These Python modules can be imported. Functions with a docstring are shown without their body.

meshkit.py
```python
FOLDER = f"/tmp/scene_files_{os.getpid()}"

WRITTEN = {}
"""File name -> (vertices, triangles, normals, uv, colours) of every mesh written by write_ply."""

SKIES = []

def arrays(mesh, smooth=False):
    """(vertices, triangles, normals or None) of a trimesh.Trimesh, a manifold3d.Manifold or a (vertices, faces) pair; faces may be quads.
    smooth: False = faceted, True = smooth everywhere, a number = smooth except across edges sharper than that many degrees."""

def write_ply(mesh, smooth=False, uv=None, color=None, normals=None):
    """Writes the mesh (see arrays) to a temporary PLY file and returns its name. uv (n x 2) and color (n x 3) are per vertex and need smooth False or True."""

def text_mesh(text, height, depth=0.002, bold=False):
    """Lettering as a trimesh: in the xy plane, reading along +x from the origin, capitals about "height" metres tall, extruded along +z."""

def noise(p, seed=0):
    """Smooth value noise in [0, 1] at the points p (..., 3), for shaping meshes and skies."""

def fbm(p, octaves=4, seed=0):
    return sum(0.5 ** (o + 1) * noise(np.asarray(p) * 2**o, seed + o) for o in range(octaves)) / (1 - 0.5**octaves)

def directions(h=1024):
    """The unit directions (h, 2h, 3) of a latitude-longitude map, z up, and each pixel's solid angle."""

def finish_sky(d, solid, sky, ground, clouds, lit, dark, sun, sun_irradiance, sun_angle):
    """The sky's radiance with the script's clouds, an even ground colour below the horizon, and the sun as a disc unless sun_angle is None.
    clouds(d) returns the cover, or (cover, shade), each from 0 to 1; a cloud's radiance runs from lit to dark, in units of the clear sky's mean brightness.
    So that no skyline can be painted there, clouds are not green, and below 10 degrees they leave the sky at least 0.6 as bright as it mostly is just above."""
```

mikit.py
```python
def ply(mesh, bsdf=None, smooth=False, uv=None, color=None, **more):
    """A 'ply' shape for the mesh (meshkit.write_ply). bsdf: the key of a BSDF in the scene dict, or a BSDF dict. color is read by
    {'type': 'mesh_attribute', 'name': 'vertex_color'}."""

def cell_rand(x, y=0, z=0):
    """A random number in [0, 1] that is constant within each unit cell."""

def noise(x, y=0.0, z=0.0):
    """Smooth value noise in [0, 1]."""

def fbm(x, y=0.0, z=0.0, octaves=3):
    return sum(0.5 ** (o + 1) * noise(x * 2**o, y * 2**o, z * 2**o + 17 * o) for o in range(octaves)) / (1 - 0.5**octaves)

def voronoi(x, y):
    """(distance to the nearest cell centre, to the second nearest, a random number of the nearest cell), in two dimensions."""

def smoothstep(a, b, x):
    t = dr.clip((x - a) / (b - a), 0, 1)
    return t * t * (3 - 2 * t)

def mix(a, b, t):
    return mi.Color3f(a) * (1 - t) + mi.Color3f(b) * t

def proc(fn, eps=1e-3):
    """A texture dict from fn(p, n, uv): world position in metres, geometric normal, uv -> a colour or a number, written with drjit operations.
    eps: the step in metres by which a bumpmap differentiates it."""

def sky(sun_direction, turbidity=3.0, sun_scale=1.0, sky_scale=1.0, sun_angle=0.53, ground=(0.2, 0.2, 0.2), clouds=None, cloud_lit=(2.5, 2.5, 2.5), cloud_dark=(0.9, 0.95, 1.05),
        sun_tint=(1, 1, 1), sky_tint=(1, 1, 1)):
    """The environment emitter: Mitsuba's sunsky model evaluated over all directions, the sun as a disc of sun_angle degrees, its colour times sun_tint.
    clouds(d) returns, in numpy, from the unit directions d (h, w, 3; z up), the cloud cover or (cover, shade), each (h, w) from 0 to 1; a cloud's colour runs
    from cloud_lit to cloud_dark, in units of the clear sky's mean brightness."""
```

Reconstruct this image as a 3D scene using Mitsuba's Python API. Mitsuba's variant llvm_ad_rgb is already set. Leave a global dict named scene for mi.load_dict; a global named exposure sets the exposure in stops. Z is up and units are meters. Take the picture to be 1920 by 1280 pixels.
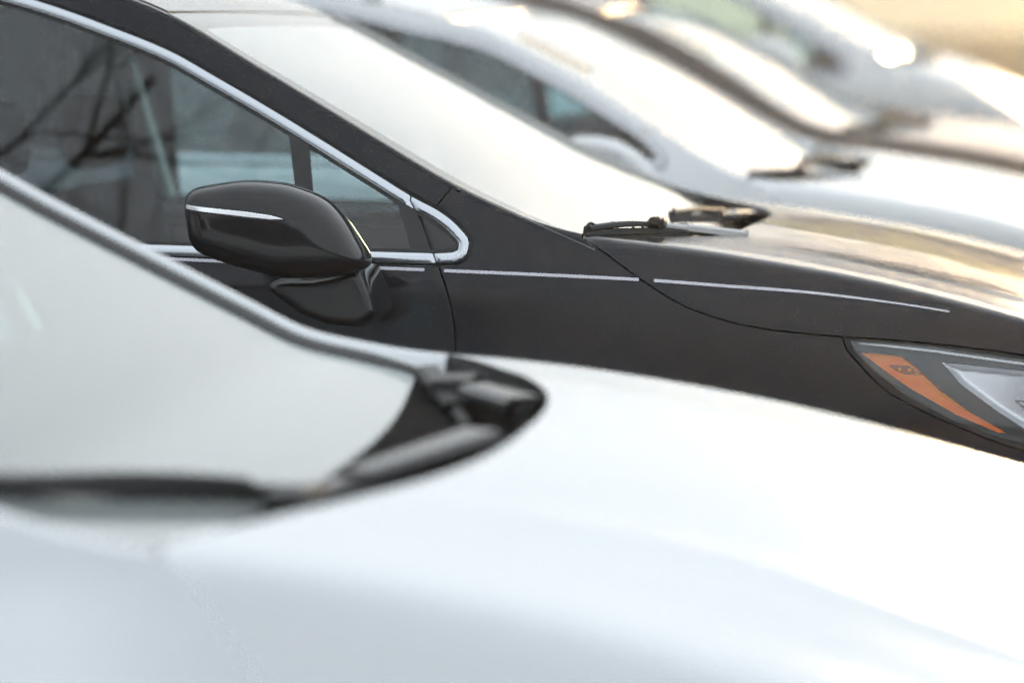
import math, numpy as np, trimesh, shapely, shapely.affinity, mitsuba as mi, mikit, meshkit, drjit as dr
from shapely.geometry import Polygon, LineString, box as sbox
from scipy.spatial import Delaunay
from scipy.interpolate import PchipInterpolator as PCH

scene, labels = {}, {}
T = mi.ScalarTransform4f

# ------------------------------------------------------------------ camera, sky, exposure
YAW, PITCH = math.radians(10.08), math.radians(4.645)
FWD = np.array([-math.sin(YAW) * math.cos(PITCH), math.cos(YAW) * math.cos(PITCH), -math.sin(PITCH)])
EYE = np.array([0, 0, 1.57])
scene['camera'] = {
    'type': 'thinlens', 'fov': 2 * math.degrees(math.atan(960 / 7200)), 'fov_axis': 'x',
    'aperture_radius': 0.034, 'focus_distance': 7.12, 'near_clip': 0.05, 'far_clip': 2000.0,
    'to_world': T().look_at(origin=EYE.tolist(), target=(EYE + FWD).tolist(), up=[0, 0, 1]),
    'medium': {'type': 'ref', 'id': 'haze_air'},
}
SUN = (math.sin(math.radians(3.6)), math.cos(math.radians(3.6)), math.tan(math.radians(6.0)))
def overcast(d):
    """even overcast that brightens broadly towards the sun behind it"""
    c = d @ (np.array(SUN) / np.linalg.norm(SUN)); lump = meshkit.fbm(d * [2.5, 2.5, 7], 4, 3)
    return np.ones(c.shape), np.clip(1 - (0.5 + 0.5 * c) ** 2.2 - 0.7 * (lump - 0.5), 0, 1)
scene['sky'] = mikit.sky(SUN, turbidity=3, sun_scale=0.30, sun_angle=5, sun_tint=(0.60, 0.84, 1.95),
                         clouds=overcast, cloud_lit=(2.1, 2.24, 2.32), cloud_dark=(1.64, 1.82, 1.97), ground=(0.16, 0.16, 0.16))
exposure = 3.95

# ------------------------------------------------------------------ materials
def rgb(*c): return {'type': 'rgb', 'value': list(c)}
def plastic(c, a=0.03, ior=1.5):
    return {'type': 'twosided', 'bsdf': {'type': 'roughplastic', 'diffuse_reflectance': c if isinstance(c, dict) else rgb(*c), 'alpha': a, 'int_ior': ior, 'nonlinear': False}}
def metal(c, a):
    return {'type': 'twosided', 'bsdf': {'type': 'roughconductor', 'eta': rgb(0, 0, 0), 'k': rgb(1, 1, 1), 'material': 'none', 'specular_reflectance': rgb(*c), 'alpha': a}}
def matte(c): return {'type': 'twosided', 'bsdf': {'type': 'diffuse', 'reflectance': c if isinstance(c, dict) else rgb(*c)}}
def window(t, ior=1.52): return {'type': 'thindielectric', 'int_ior': ior, 'specular_transmittance': rgb(*t)}
def metal_(c, a):
    d = metal(c, a); b = d['bsdf']; b.pop('eta'); b.pop('k'); return d

def dusty(base, dust, amount):
    """paint with fine dust specks lying on it"""
    def fn(p, n, uv):
        s = mikit.voronoi(p.x * 150 + p.y * 31, p.z * 150 + p.y * 47)
        speck = mikit.smoothstep(0.22, 0.08, s[0]) * mikit.smoothstep(0.72, 1.0, s[2])
        film = mikit.fbm(p.x * 9, p.y * 9, p.z * 9)
        flake = mikit.cell_rand(p.x * 900, p.y * 900, p.z * 900)
        return mikit.mix(base, dust, dr.clip(speck * 0.14 + film * amount + flake * 0.006, 0, 1))
    return mikit.proc(fn)

def hood_mask(p, n, uv):
    """0 to 1 where dried dew and pollen lie on the dark hood"""
    top = mikit.smoothstep(0.80, 0.97, dr.abs(n.z)) * mikit.smoothstep(7.16, 7.26, p.y)
    e = (mikit.fbm(p.x * 3 + 3.1, p.y * 5 + 0.7, 0.0) - 0.5) * 0.5; g = mikit.noise(p.x * 260, p.y * 260, 3.0)
    a = mikit.smoothstep(0.0, 0.10, dr.minimum(p.y - 8.02 + e * 0.7, 8.74 - p.y + e * 0.5)) * mikit.smoothstep(-1.02, -0.86, p.x + e * 0.5)
    c = mikit.smoothstep(1.0, 0.6, dr.square((p.x + 0.56 - 0.4 * (p.y - 7.6)) / 0.26) + dr.square((p.y - 7.58 + e * 0.3) / 0.13))
    f = mikit.smoothstep(0.50, 0.62, mikit.fbm(p.x * 1.6 + 7, p.y * 5.0, 2.0)) * 0.5
    return dr.clip(dr.maximum(dr.maximum(a, c), f) * top * (0.40 + 0.55 * g), 0, 0.85)
def dried_color(p, n, uv):
    g = mikit.noise(p.x * 300, p.y * 300, 13.0); big = mikit.noise(p.x * 90, p.y * 110, 8.0)
    c = mikit.mix((0.035, 0.030, 0.026), (0.30, 0.27, 0.23), mikit.smoothstep(0.55, 0.95, g) * (0.4 + 0.6 * big))
    pol = mikit.smoothstep(0.50, 0.66, mikit.fbm(p.x * 2.6 + 9, p.y * 5 + 2, 5.0))
    return mikit.mix(c, (0.36, 0.28, 0.05), pol * 0.55)
def hood_color(p, n, uv):
    s = mikit.voronoi(p.x * 150 + p.y * 31, p.z * 150 + p.y * 47)
    return mikit.mix((0.004, 0.0055, 0.011), (0.22, 0.22, 0.23), mikit.smoothstep(0.22, 0.08, s[0]) * mikit.smoothstep(0.72, 1.0, s[2]) * 0.16)

scene['paint_charcoal'] = plastic(dusty((0.004, 0.0055, 0.011), (0.20, 0.21, 0.25), 0.008), 0.02, 1.42)
scene['paint_charcoal_hood'] = {'type': 'blendbsdf', 'weight': mikit.proc(hood_mask),
    'a': plastic(mikit.proc(hood_color), 0.05, 1.45), 'b': matte(mikit.proc(dried_color))}
scene['paint_gloss_black'] = plastic((0.012, 0.012, 0.014), 0.012)
scene['paint_white'] = plastic(mikit.proc(lambda p, n, uv: mikit.mix((0.80, 0.81, 0.82), (0.70, 0.70, 0.69), mikit.fbm(p.x * 5, p.y * 5, p.z * 5) * 0.35)), 0.10)
scene['paint_pearl'] = plastic((0.74, 0.75, 0.78), 0.05)
scene['paint_brown'] = plastic((0.13, 0.095, 0.08), 0.06)
scene['pinstripe_white'] = plastic((0.72, 0.70, 0.78), 0.2)
scene['chrome'] = metal_((0.62, 0.65, 0.69), 0.06)
scene['bright_chrome'] = metal_((0.92, 0.93, 0.95), 0.22)
scene['lamp_silver'] = plastic((0.78, 0.79, 0.82), 0.05)
scene['lamp_bowl'] = {'type': 'blendbsdf', 'weight': 0.5, 'a': plastic((0.82, 0.83, 0.86), 0.04), 'b': metal_((0.95, 0.95, 0.97), 0.08)}
scene['satin_steel'] = metal_((0.60, 0.60, 0.60), 0.25)
scene['rubber'] = plastic((0.012, 0.012, 0.013), 0.35)
scene['seal_grey'] = plastic((0.30, 0.30, 0.28), 0.25)
scene['trim_black'] = plastic((0.014, 0.014, 0.016), 0.08)
scene['cowl_plastic'] = matte(mikit.proc(lambda p, n, uv: mikit.mix((0.018, 0.018, 0.019), (0.04, 0.037, 0.034), mikit.fbm(p.x * 30, p.y * 30, p.z * 30))))
scene['frit'] = plastic((0.015, 0.015, 0.017), 0.02, 1.52)
scene['glass_clear'] = {'type': 'blendbsdf', 'weight': 0.26, 'a': window((0.30, 0.36, 0.35)), 'b': matte((0.72, 0.78, 0.77))}
scene['glass_dusty'] = scene['glass_clear']
scene['glass_clear'] = {'type': 'blendbsdf', 'weight': 0.13, 'a': window((0.32, 0.38, 0.37)), 'b': matte((0.60, 0.67, 0.65))}
scene['glass_tinted'] = window((0.84, 0.99, 1.0), 1.47)
scene['glass_dark'] = window((0.16, 0.18, 0.19))
scene['glass_lens'] = window((0.95, 0.96, 0.97))
scene['interior_black'] = matte((0.014, 0.0145, 0.016))
scene['interior_grey'] = matte((0.06, 0.06, 0.065))
scene['leather'] = matte(mikit.proc(lambda p, n, uv: mikit.mix((0.010, 0.010, 0.011), (0.018, 0.018, 0.019), mikit.noise(p.x * 60, p.y * 60, p.z * 60))))
scene['belt_webbing'] = matte((0.62, 0.66, 0.62))
scene['lamp_housing'] = plastic((0.030, 0.034, 0.042), 0.12)
def amber_fn(p, n, uv):
    f = dr.abs(dr.sin((p.x * 0.8 - p.z * 0.6) * 1300))
    g = mikit.noise(p.x * 70, p.z * 70, 1.0)
    return mikit.mix((0.98, 0.17, 0.04), (1.0, 0.28, 0.06), f * 0.4 + g * 0.6)
scene['amber'] = plastic(mikit.proc(amber_fn), 0.12)
scene['amber_bright'] = plastic((0.95, 0.42, 0.05), 0.1)
scene['amber_dark'] = plastic((0.32, 0.09, 0.04), 0.1)
scene['tail_red'] = plastic((0.35, 0.012, 0.012), 0.05)
scene['tyre_rubber'] = plastic((0.022, 0.022, 0.022), 0.5)
scene['alloy'] = metal_((0.55, 0.55, 0.57), 0.2)
scene['sticker_paper'] = matte((0.85, 0.72, 0.56))
scene['mirror_silver'] = metal_((0.9, 0.9, 0.9), 0.01)
def asphalt_fn(p, n, uv):
    s = mikit.voronoi(p.x * 55, p.y * 55)
    a = mikit.fbm(p.x * 0.35, p.y * 0.35)
    b = mikit.noise(p.x * 9, p.y * 9)
    return mikit.mix((0.045, 0.044, 0.043), (0.12, 0.115, 0.11), s[2] * 0.55 + a * 0.3 + b * 0.15)
scene['asphalt'] = matte(mikit.proc(asphalt_fn))
scene['dry_grass'] = matte(mikit.proc(lambda p, n, uv: mikit.mix((0.48, 0.40, 0.28), (0.62, 0.54, 0.41), mikit.fbm(p.x * 0.9, p.y * 0.9, p.z * 2))))
def bark_fn(p, n, uv): return mikit.mix((0.035, 0.028, 0.022), (0.10, 0.085, 0.07), mikit.fbm(p.x * 18, p.y * 18, p.z * 5))
scene['bark'] = matte(mikit.proc(bark_fn))

# ------------------------------------------------------------------ mesh helpers
class MB:
    """collects vertices and triangles of one mesh"""
    def __init__(s): s.v, s.f, s.n = [], [], 0
    def add(s, v, f):
        v = np.asarray(v, float).reshape(-1, 3); f = np.asarray(f, int)
        if f.shape[1] == 4: f = np.vstack([f[:, [0, 1, 2]], f[:, [0, 2, 3]]])
        s.v.append(v); s.f.append(f + s.n); s.n += len(v); return s
    def get(s): return np.vstack(s.v), np.vstack(s.f)
def grid(P, closed_u=False):
    """(nu, nv, 3) points -> vertices, quads"""
    nu, nv = P.shape[:2]; i = np.arange(nu * nv).reshape(nu, nv)
    if closed_u: i = np.vstack([i, i[:1]])
    q = np.stack([i[:-1, :-1], i[1:, :-1], i[1:, 1:], i[:-1, 1:]], -1).reshape(-1, 4)
    return P.reshape(-1, 3), q
def tri(v, f):
    f = np.asarray(f, int)
    return (np.asarray(v, float), np.vstack([f[:, [0, 1, 2]], f[:, [0, 2, 3]]]) if f.shape[1] == 4 else f)
def mirror(m): return np.asarray(m[0]) * [1, -1, 1], np.asarray(m[1])[:, ::-1]
def rbox(c, s, r=0.02, rot=None):
    """rounded box: centre, size"""
    b = trimesh.creation.box(extents=[1, 1, 1]); b = b.subdivide().subdivide().subdivide()
    v = b.vertices * np.asarray(s); h = np.asarray(s) / 2 - r
    core = np.clip(v, -h, h); d = v - core; L = np.linalg.norm(d, axis=1, keepdims=True)
    v = core + np.where(L > 1e-9, d / np.maximum(L, 1e-9) * np.minimum(L, r), 0)
    if rot is not None:
        a = math.radians(rot); v = np.stack([v[:, 0] * math.cos(a) + v[:, 2] * math.sin(a), v[:, 1], -v[:, 0] * math.sin(a) + v[:, 2] * math.cos(a)], 1)
    return v + np.asarray(c), np.asarray(b.faces)
def tube(pts, rad, k=8):
    """tapered tube along a polyline"""
    pts = np.asarray(pts, float); rad = np.broadcast_to(rad, len(pts)); t = np.gradient(pts, axis=0)
    t /= np.linalg.norm(t, axis=1, keepdims=True); ref = np.array([0.31, 0.17, 0.93]); rows = []
    for p, d, r in zip(pts, t, rad):
        a = np.cross(d, ref); a /= np.linalg.norm(a); b = np.cross(d, a); th = np.arange(k) / k * 2 * np.pi
        rows.append(p + r * (np.cos(th)[:, None] * a + np.sin(th)[:, None] * b))
    P = np.array(rows); v, q = grid(np.concatenate([P, P[:, :1]], 1)); v, f = tri(v, q)
    n0 = len(v); w = k + 1
    caps = [[n0, j, j + 1] for j in range(k)] + [[n0 + 1, (len(pts) - 1) * w + j + 1, (len(pts) - 1) * w + j] for j in range(k)]
    return np.vstack([v, pts[:1], pts[-1:]]), np.vstack([f, caps])
def bar(p0, p1, w0, w1, h, up=(0, 0, 1), bevel=0.25):
    """tapered bar of octagonal section from p0 to p1, width w0 -> w1, height h"""
    p0, p1 = np.asarray(p0, float), np.asarray(p1, float); d = p1 - p0; d /= np.linalg.norm(d)
    s = np.cross(d, up); s /= np.linalg.norm(s); u = np.cross(s, d); rows = []
    for p, w in ((p0, w0), (p1, w1)):
        b = bevel * min(w, h) ; oct_ = [(-w/2, -h/2+b), (-w/2+b, -h/2), (w/2-b, -h/2), (w/2, -h/2+b), (w/2, h/2-b), (w/2-b, h/2), (-w/2+b, h/2), (-w/2, h/2-b)]
        rows.append([p + a * s + c * u for a, c in oct_])
    P = np.array(rows).reshape(-1, 3); f = []
    for j in range(8): f += [[j, (j + 1) % 8, 8 + (j + 1) % 8], [j, 8 + (j + 1) % 8, 8 + j]]
    for j in range(1, 7): f += [[0, j + 1, j], [8, 8 + j, 8 + j + 1]]
    return P, np.array(f)

def tri2d(poly, step):
    """triangulates a polygon with evenly spread inner points: points, triangles, boundary loops"""
    poly = shapely.geometry.polygon.orient(shapely.segmentize(poly, step), 1.0)
    pts, loops = [], []
    for ring in [poly.exterior, *poly.interiors]:
        c = np.array(ring.coords)[:-1]; keep = [0]
        for i in range(1, len(c)):
            if np.linalg.norm(c[i] - c[keep[-1]]) > step * 0.08: keep.append(i)
        c = c[keep]; loops.append(np.arange(len(c)) + sum(map(len, pts))); pts.append(c)
    x0, y0, x1, y1 = poly.bounds; gx, gy = np.meshgrid(np.arange(x0, x1, step), np.arange(y0, y1, step * 0.87))
    gx = gx + (np.arange(len(gx)) % 2)[:, None] * step / 2; g = np.stack([gx.ravel(), gy.ravel()], 1)
    inner = poly.buffer(-0.5 * step)
    if not inner.is_empty: pts.append(g[shapely.contains_xy(inner, g[:, 0], g[:, 1])])
    p = np.vstack(pts); f = Delaunay(p).simplices
    c = p[f].mean(1); f = f[shapely.contains_xy(poly, c[:, 0], c[:, 1])]
    a = p[f]; area = np.cross(a[:, 1] - a[:, 0], a[:, 2] - a[:, 0]); f = np.where((area < 0)[:, None], f[:, ::-1], f)
    return p, f[np.abs(area) > 1e-10], loops

# ------------------------------------------------------------------ car surfaces: x forward, near side y < 0, z up (metres)
def sp(t, r): return r * np.logaddexp(0, t / r)
E2 = np.array([(-4.75, 1.36), (-4.6, 1.45), (-4.3, 1.58), (-3.8, 1.68), (-3.0, 1.715), (-2.4, 1.69), (-2.119, 1.642), (-1.982, 1.593), (-1.834, 1.513), (-1.666, 1.421), (-1.512, 1.336), (-1.392, 1.271),
      (-1.317, 1.237), (-1.232, 1.204), (-1.134, 1.179), (-1.026, 1.166), (-0.925, 1.155), (-0.824, 1.14), (-0.624, 1.107), (-0.425, 1.062), (-0.307, 1.031), (-0.1, 0.965), (0.1, 0.88), (0.3, 0.77)])
_E = PCH(*E2.T); _xs = np.linspace(-4.75, 0.3, 506); _k = np.exp(-0.5 * (np.arange(-9, 10) / 3.5) ** 2); _k /= _k.sum()
_zs = np.convolve(np.pad(_E(_xs), 9, mode='reflect', reflect_type='odd'), _k, 'valid'); E = PCH(_xs, _zs)     # the edge line hood - pillar - roof, seen from the side
def W(x): return 0.965 - 0.05 * sp(x + 1.0, 0.2) ** 1.6 - 0.9 * sp(x - 0.04, 0.07) ** 1.3 - 0.4 * sp(-(x + 4.15), 0.15) ** 1.3
def zc(x): return 1.092 - 0.05 * sp(x + 1.15, 0.2) - 0.10 * sp(x + 0.55, 0.1)
def b(x, z):
    return W(x) - 0.12 * sp(0.5 - z, 0.08) - 0.06 * sp(z - 0.8, 0.05) - 0.32 * sp(z - zc(x), 0.007) - 0.04 * sp(z - 1.13, 0.03)
def side(p, off=0.0): return np.stack([p[:, 0], -(b(p[:, 0], p[:, 1]) + off), p[:, 1]], 1)
CROWN, HREAR, SINK, HP = 0.004, -0.915, 0.0, 4.2
def H(x, y):
    """top of the hood"""
    bE = b(x, E(x)); t = np.clip(np.abs(y) / bE, 0, 1); fade = 1 / (1 + np.exp(-(x + 0.80) / 0.08))
    ridge = 0.007 * np.exp(-((np.abs(y) - 0.60 + 0.10 * (x + 1.0)) / 0.05) ** 2) * fade - 0.004 * np.exp(-((np.abs(y) - 0.78) / 0.06) ** 2) * fade
    return E(x) + CROWN * (1 - t ** 2.2) + ridge
LT, LF = 0.85, 0.05
def hoodpt(q, rf=0.035, rz=0.020, drop=0.0):
    x, s = q[:, 0], q[:, 1]; a = np.abs(s); sg = np.where(s < 0, -1, 1.0); zE = E(x); bE = b(x, zE)
    yt = np.minimum(a, LT) / LT * (bE - rf); top = np.stack([x, yt, H(x, yt)], 1)
    t = np.clip((a - LT) / LF, 0, 1)[:, None]
    P2 = np.stack([x, bE - rf, H(x, bE - rf)], 1); P1 = np.stack([x, bE, zE], 1); P0 = np.stack([x, b(x, zE - rz), zE - rz], 1)
    fil = (1 - t) ** 2 * P2 + 2 * t * (1 - t) * P1 + t ** 2 * P0
    zs = zE - rz - (a - LT - LF); sd = np.stack([x, b(x, zs), zs], 1)
    out = np.where((a <= LT)[:, None], top, np.where((a <= LT + LF)[:, None], fil, sd)); k = np.clip((a - LT) / LF, 0, 1); out[:, 1] -= drop * k; out[:, 1] *= sg; out[:, 2] -= drop * (1 - k)
    return out
def fringe(P2d, loops, place, d=0.014, r=0.0012):
    """rolled edge of a panel: rows of (points, faces) from each boundary loop into the depth"""
    v, f, n = [], [], 0
    for L in loops:
        p = P2d[L]; t = np.roll(p, -1, 0) - np.roll(p, 1, 0); nn = np.stack([t[:, 1], -t[:, 0]], 1); nn /= np.maximum(np.linalg.norm(nn, axis=1, keepdims=True), 1e-9)
        rows = [place(p, 0), place(p + r * 0.8 * nn, -r * 0.5), place(p + r * nn, -r * 1.6), place(p + r * nn, -d)]
        k = len(L); v += rows
        for a in range(3):
            i = np.arange(k); j = (i + 1) % k
            f.append(np.stack([n + a * k + i, n + (a + 1) * k + i, n + (a + 1) * k + j], 1)); f.append(np.stack([n + a * k + i, n + (a + 1) * k + j, n + a * k + j], 1))
        n += 4 * k
    return np.vstack(v), np.vstack(f)
def panel(poly, step=0.02, off=0.0, d=0.014, gap=0.0022, r=0.0012, bulge=0.0):
    """a body panel on the near side from its outline in x, z"""
    m = MB()
    g = poly.buffer(-gap, join_style='mitre') if gap else poly
    for q in getattr(g, 'geoms', [g]):
        if q.area < 1e-5: continue
        p, f, L = tri2d(q, step); hb = bulge * (1 - (1 - np.clip(shapely.distance(shapely.points(p), q.boundary) / 0.009, 0, 1)) ** 2) if bulge else 0
        m.add(side(p, off + hb), f)
        if d: m.add(*fringe(p, L, lambda a, o: side(a, off + o), d, min(r, gap * 0.5) if gap else r))
    return m.get()

# outlines on the near side, in x, z
def curve(pts, n=60):
    pts = np.asarray(pts, float); t = np.concatenate([[0], np.cumsum(np.linalg.norm(np.diff(pts, axis=0), axis=1))])
    s = np.linspace(0, t[-1], n); return np.stack([PCH(t, pts[:, 0])(s), PCH(t, pts[:, 1])(s)], 1)
Eline = lambda x0, x1, dz=0.0, n=80: np.stack([np.linspace(x0, x1, n), E(np.linspace(x0, x1, n)) + dz], 1)
gap_line = curve([(-1.472, 1.240), (-1.466, 1.232), (-1.418, 1.139), (-1.389, 1.072), (-1.374, 1.0), (-1.370, 0.9), (-1.372, 0.6), (-1.395, 0.33)])
shut_line = curve([(-1.140, 1.180), (-1.075, 1.135), (-1.017, 1.096), (-0.92, 1.043), (-0.82, 1.015), (-0.74, 1.004), (-0.641, 0.996), (-0.562, 0.992), (-0.473, 0.985), (-0.306, 0.965), (-0.1, 0.905), (0.06, 0.83), (0.2, 0.74)], 120)
lamp_low = curve([(-0.641, 0.996), (-0.638, 0.982), (-0.615, 0.952), (-0.56, 0.898), (-0.481, 0.855), (-0.412, 0.826), (-0.363, 0.807), (-0.304, 0.788), (-0.15, 0.735), (0.0, 0.70), (0.2, 0.66)], 80)
chrome_top = curve([(-2.336, 1.641), (-2.223, 1.610), (-2.11, 1.572), (-1.974, 1.521), (-1.884, 1.475), (-1.772, 1.416), (-1.66, 1.354), (-1.549, 1.291), (-1.463, 1.243), (-1.414, 1.219), (-1.375, 1.190), (-1.354, 1.162), (-1.357, 1.142), (-1.381, 1.128), (-1.422, 1.126)], 120)
rear_dlo = curve([(-1.422, 1.126), (-1.55, 1.128), (-1.95, 1.136), (-2.6, 1.150), (-3.4, 1.175), (-4.05, 1.215), (-4.18, 1.27), (-4.16, 1.36), (-3.98, 1.515), (-3.7, 1.60), (-3.2, 1.655), (-2.75, 1.668), (-2.336, 1.641)], 120)
dlo = Polygon(np.vstack([chrome_top, rear_dlo[1:-1]])).buffer(0)
glass_all = dlo.buffer(-0.0158, join_style='round').buffer(-0.004).buffer(0.004)
tri_glass = curve([(-1.455, 1.218), (-1.422, 1.196), (-1.389, 1.166), (-1.386, 1.150), (-1.411, 1.1425)], 30)
zone_fwd = Polygon(np.vstack([gap_line, [(-0.2, 0.33), (-0.2, 1.8), (-1.472, 1.8)]])).buffer(0)        # everything in front of the door's front gap
body_low = 0.27
arch_f = shapely.Point(-0.50, 0.36).buffer(0.415, 48); arch_r = shapely.Point(-3.42, 0.36).buffer(0.415, 48)
under_shut = Polygon(np.vstack([shut_line, [(0.2, 2.2), (-1.14, 2.2)]])).buffer(0)
lamp_poly = Polygon(np.vstack([shut_line[shut_line[:, 0] > -0.641], lamp_low[::-1][:-1]])).buffer(0)
ap_gap = LineString([(-1.374, 1.290), (-1.385, 1.276), (-1.426, 1.2235)])
whole = Polygon(np.vstack([Eline(-4.62, 0.2, -0.008, 240), [(0.2, body_low), (-4.62, body_low)]])).buffer(0)
pillar_zone = Polygon([(-1.374, 1.295), (-1.385, 1.276), (-1.4255, 1.224), (-1.44, 1.212), (-1.472, 1.24), (-4.9, 1.24), (-4.9, 2.2), (-1.374, 2.2)])
dlo_wide = dlo.buffer(0.0065)
fender = whole.intersection(zone_fwd).difference(under_shut).difference(lamp_poly).difference(dlo_wide).difference(arch_f).difference(pillar_zone)
fender = fender.intersection(sbox(-3, 0.27, -0.17, 2)) if True else fender
bumper_side = whole.intersection(sbox(-0.17, 0.2, 0.2, 2)).difference(under_shut).difference(lamp_poly).difference(arch_f)
pillar = whole.intersection(pillar_zone).difference(dlo_wide)
door_zone = whole.difference(zone_fwd).difference(pillar_zone).difference(dlo_wide).difference(arch_f)
door = door_zone.intersection(sbox(-2.44, 0.36, -1, 2)); rear_door_poly = door_zone.intersection(sbox(-3.36, 0.36, -2.44, 2)).difference(arch_r)
quarter = door_zone.intersection(sbox(-4.62, 0.27, -3.36, 2)).difference(arch_r)
sill_poly = sbox(-2.98, 0.24, -0.93, 0.36)
ring = dlo.difference(glass_all)
ring_front = ring.intersection(zone_fwd.buffer(-0.0025)); ring_rear = ring.difference(zone_fwd.buffer(0.0025))
biggest = lambda g: max(getattr(g, 'geoms', [g]), key=lambda q: q.area)

def fillet_strip(x0, x1, rp=None, n=120, inner=None):
    """the crisp edge between the pillar's side and the windscreen or roof"""
    rp = (0.007 + PW * 0.3) if rp is None else rp; inner = 0.030 + PW if inner is None else inner
    x = np.linspace(x0, x1, n); zE = E(x); rows = []
    P0 = np.stack([x, b(x, zE - 0.0085), zE - 0.0085], 1); P1 = np.stack([x, b(x, zE), zE], 1); P2 = np.stack([x, b(x, zE) - rp, zE + 0.0003], 1)
    for t in np.linspace(0, 1, 7): rows.append((1 - t) ** 2 * P0 + 2 * t * (1 - t) * P1 + t * t * P2)
    if PW:
        for t in np.linspace(0.15, 1, 8): rows.append(P2 + [0, -PW * 0.75 * t ** 0.8, -(SINK + 0.010) * t ** 1.3])
    else: rows.append(P2 + [0, -(inner - rp) * 0.5, 0.0004]); rows.append(P2 + [0, -0.002 - (inner - rp) * 0.5, -0.012])
    P = np.array(rows); P[:, :, 1] *= -1
    return tri(*grid(P))

# windscreen: v from the cowl (0) to the roof (1), w across (-1 near, 1 far)
def Eg(x): return np.where(x < -1.32, E(np.minimum(x, -1.32)), E(-1.32) - 0.42 * (x + 1.32))
PW = 0.0
def screen(v, w, push=0.0):
    xe = -1.150 - 0.842 * v; ze = Eg(xe); ye = b(xe, ze) - 0.017 - PW
    dx = 0.07 * np.clip(1 - v, 0, 2) ** 1.2; bow = 1 - np.abs(w) ** 2.2
    x = xe + dx * bow; z = ze + bow * (-0.028 * np.clip(1 - v, 0, 2) ** 1.2 + (0.003 if PW == 0.030 else 0.014) * np.sin(np.pi * np.clip(v, 0, 1)) + 0.004) - push - SINK
    return np.stack([x, w * ye, z], -1)
V0, V1 = -0.13, 1.0
def screen_poly(poly, step, push=0.0):
    """a piece of the windscreen from its outline in (w, v), thickness 5 mm at the rim"""
    m = MB()
    for q in getattr(poly, 'geoms', [poly]):
        p, f, L = tri2d(q, step); m.add(screen(p[:, 1], p[:, 0], push), f)
    return m.get()
clear_wv = sbox(-0.925, -0.03, 0.925, 0.925).buffer(-0.03).buffer(0.03)
frit_wv = sbox(-1, V0, 1, V1).difference(clear_wv)

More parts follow.
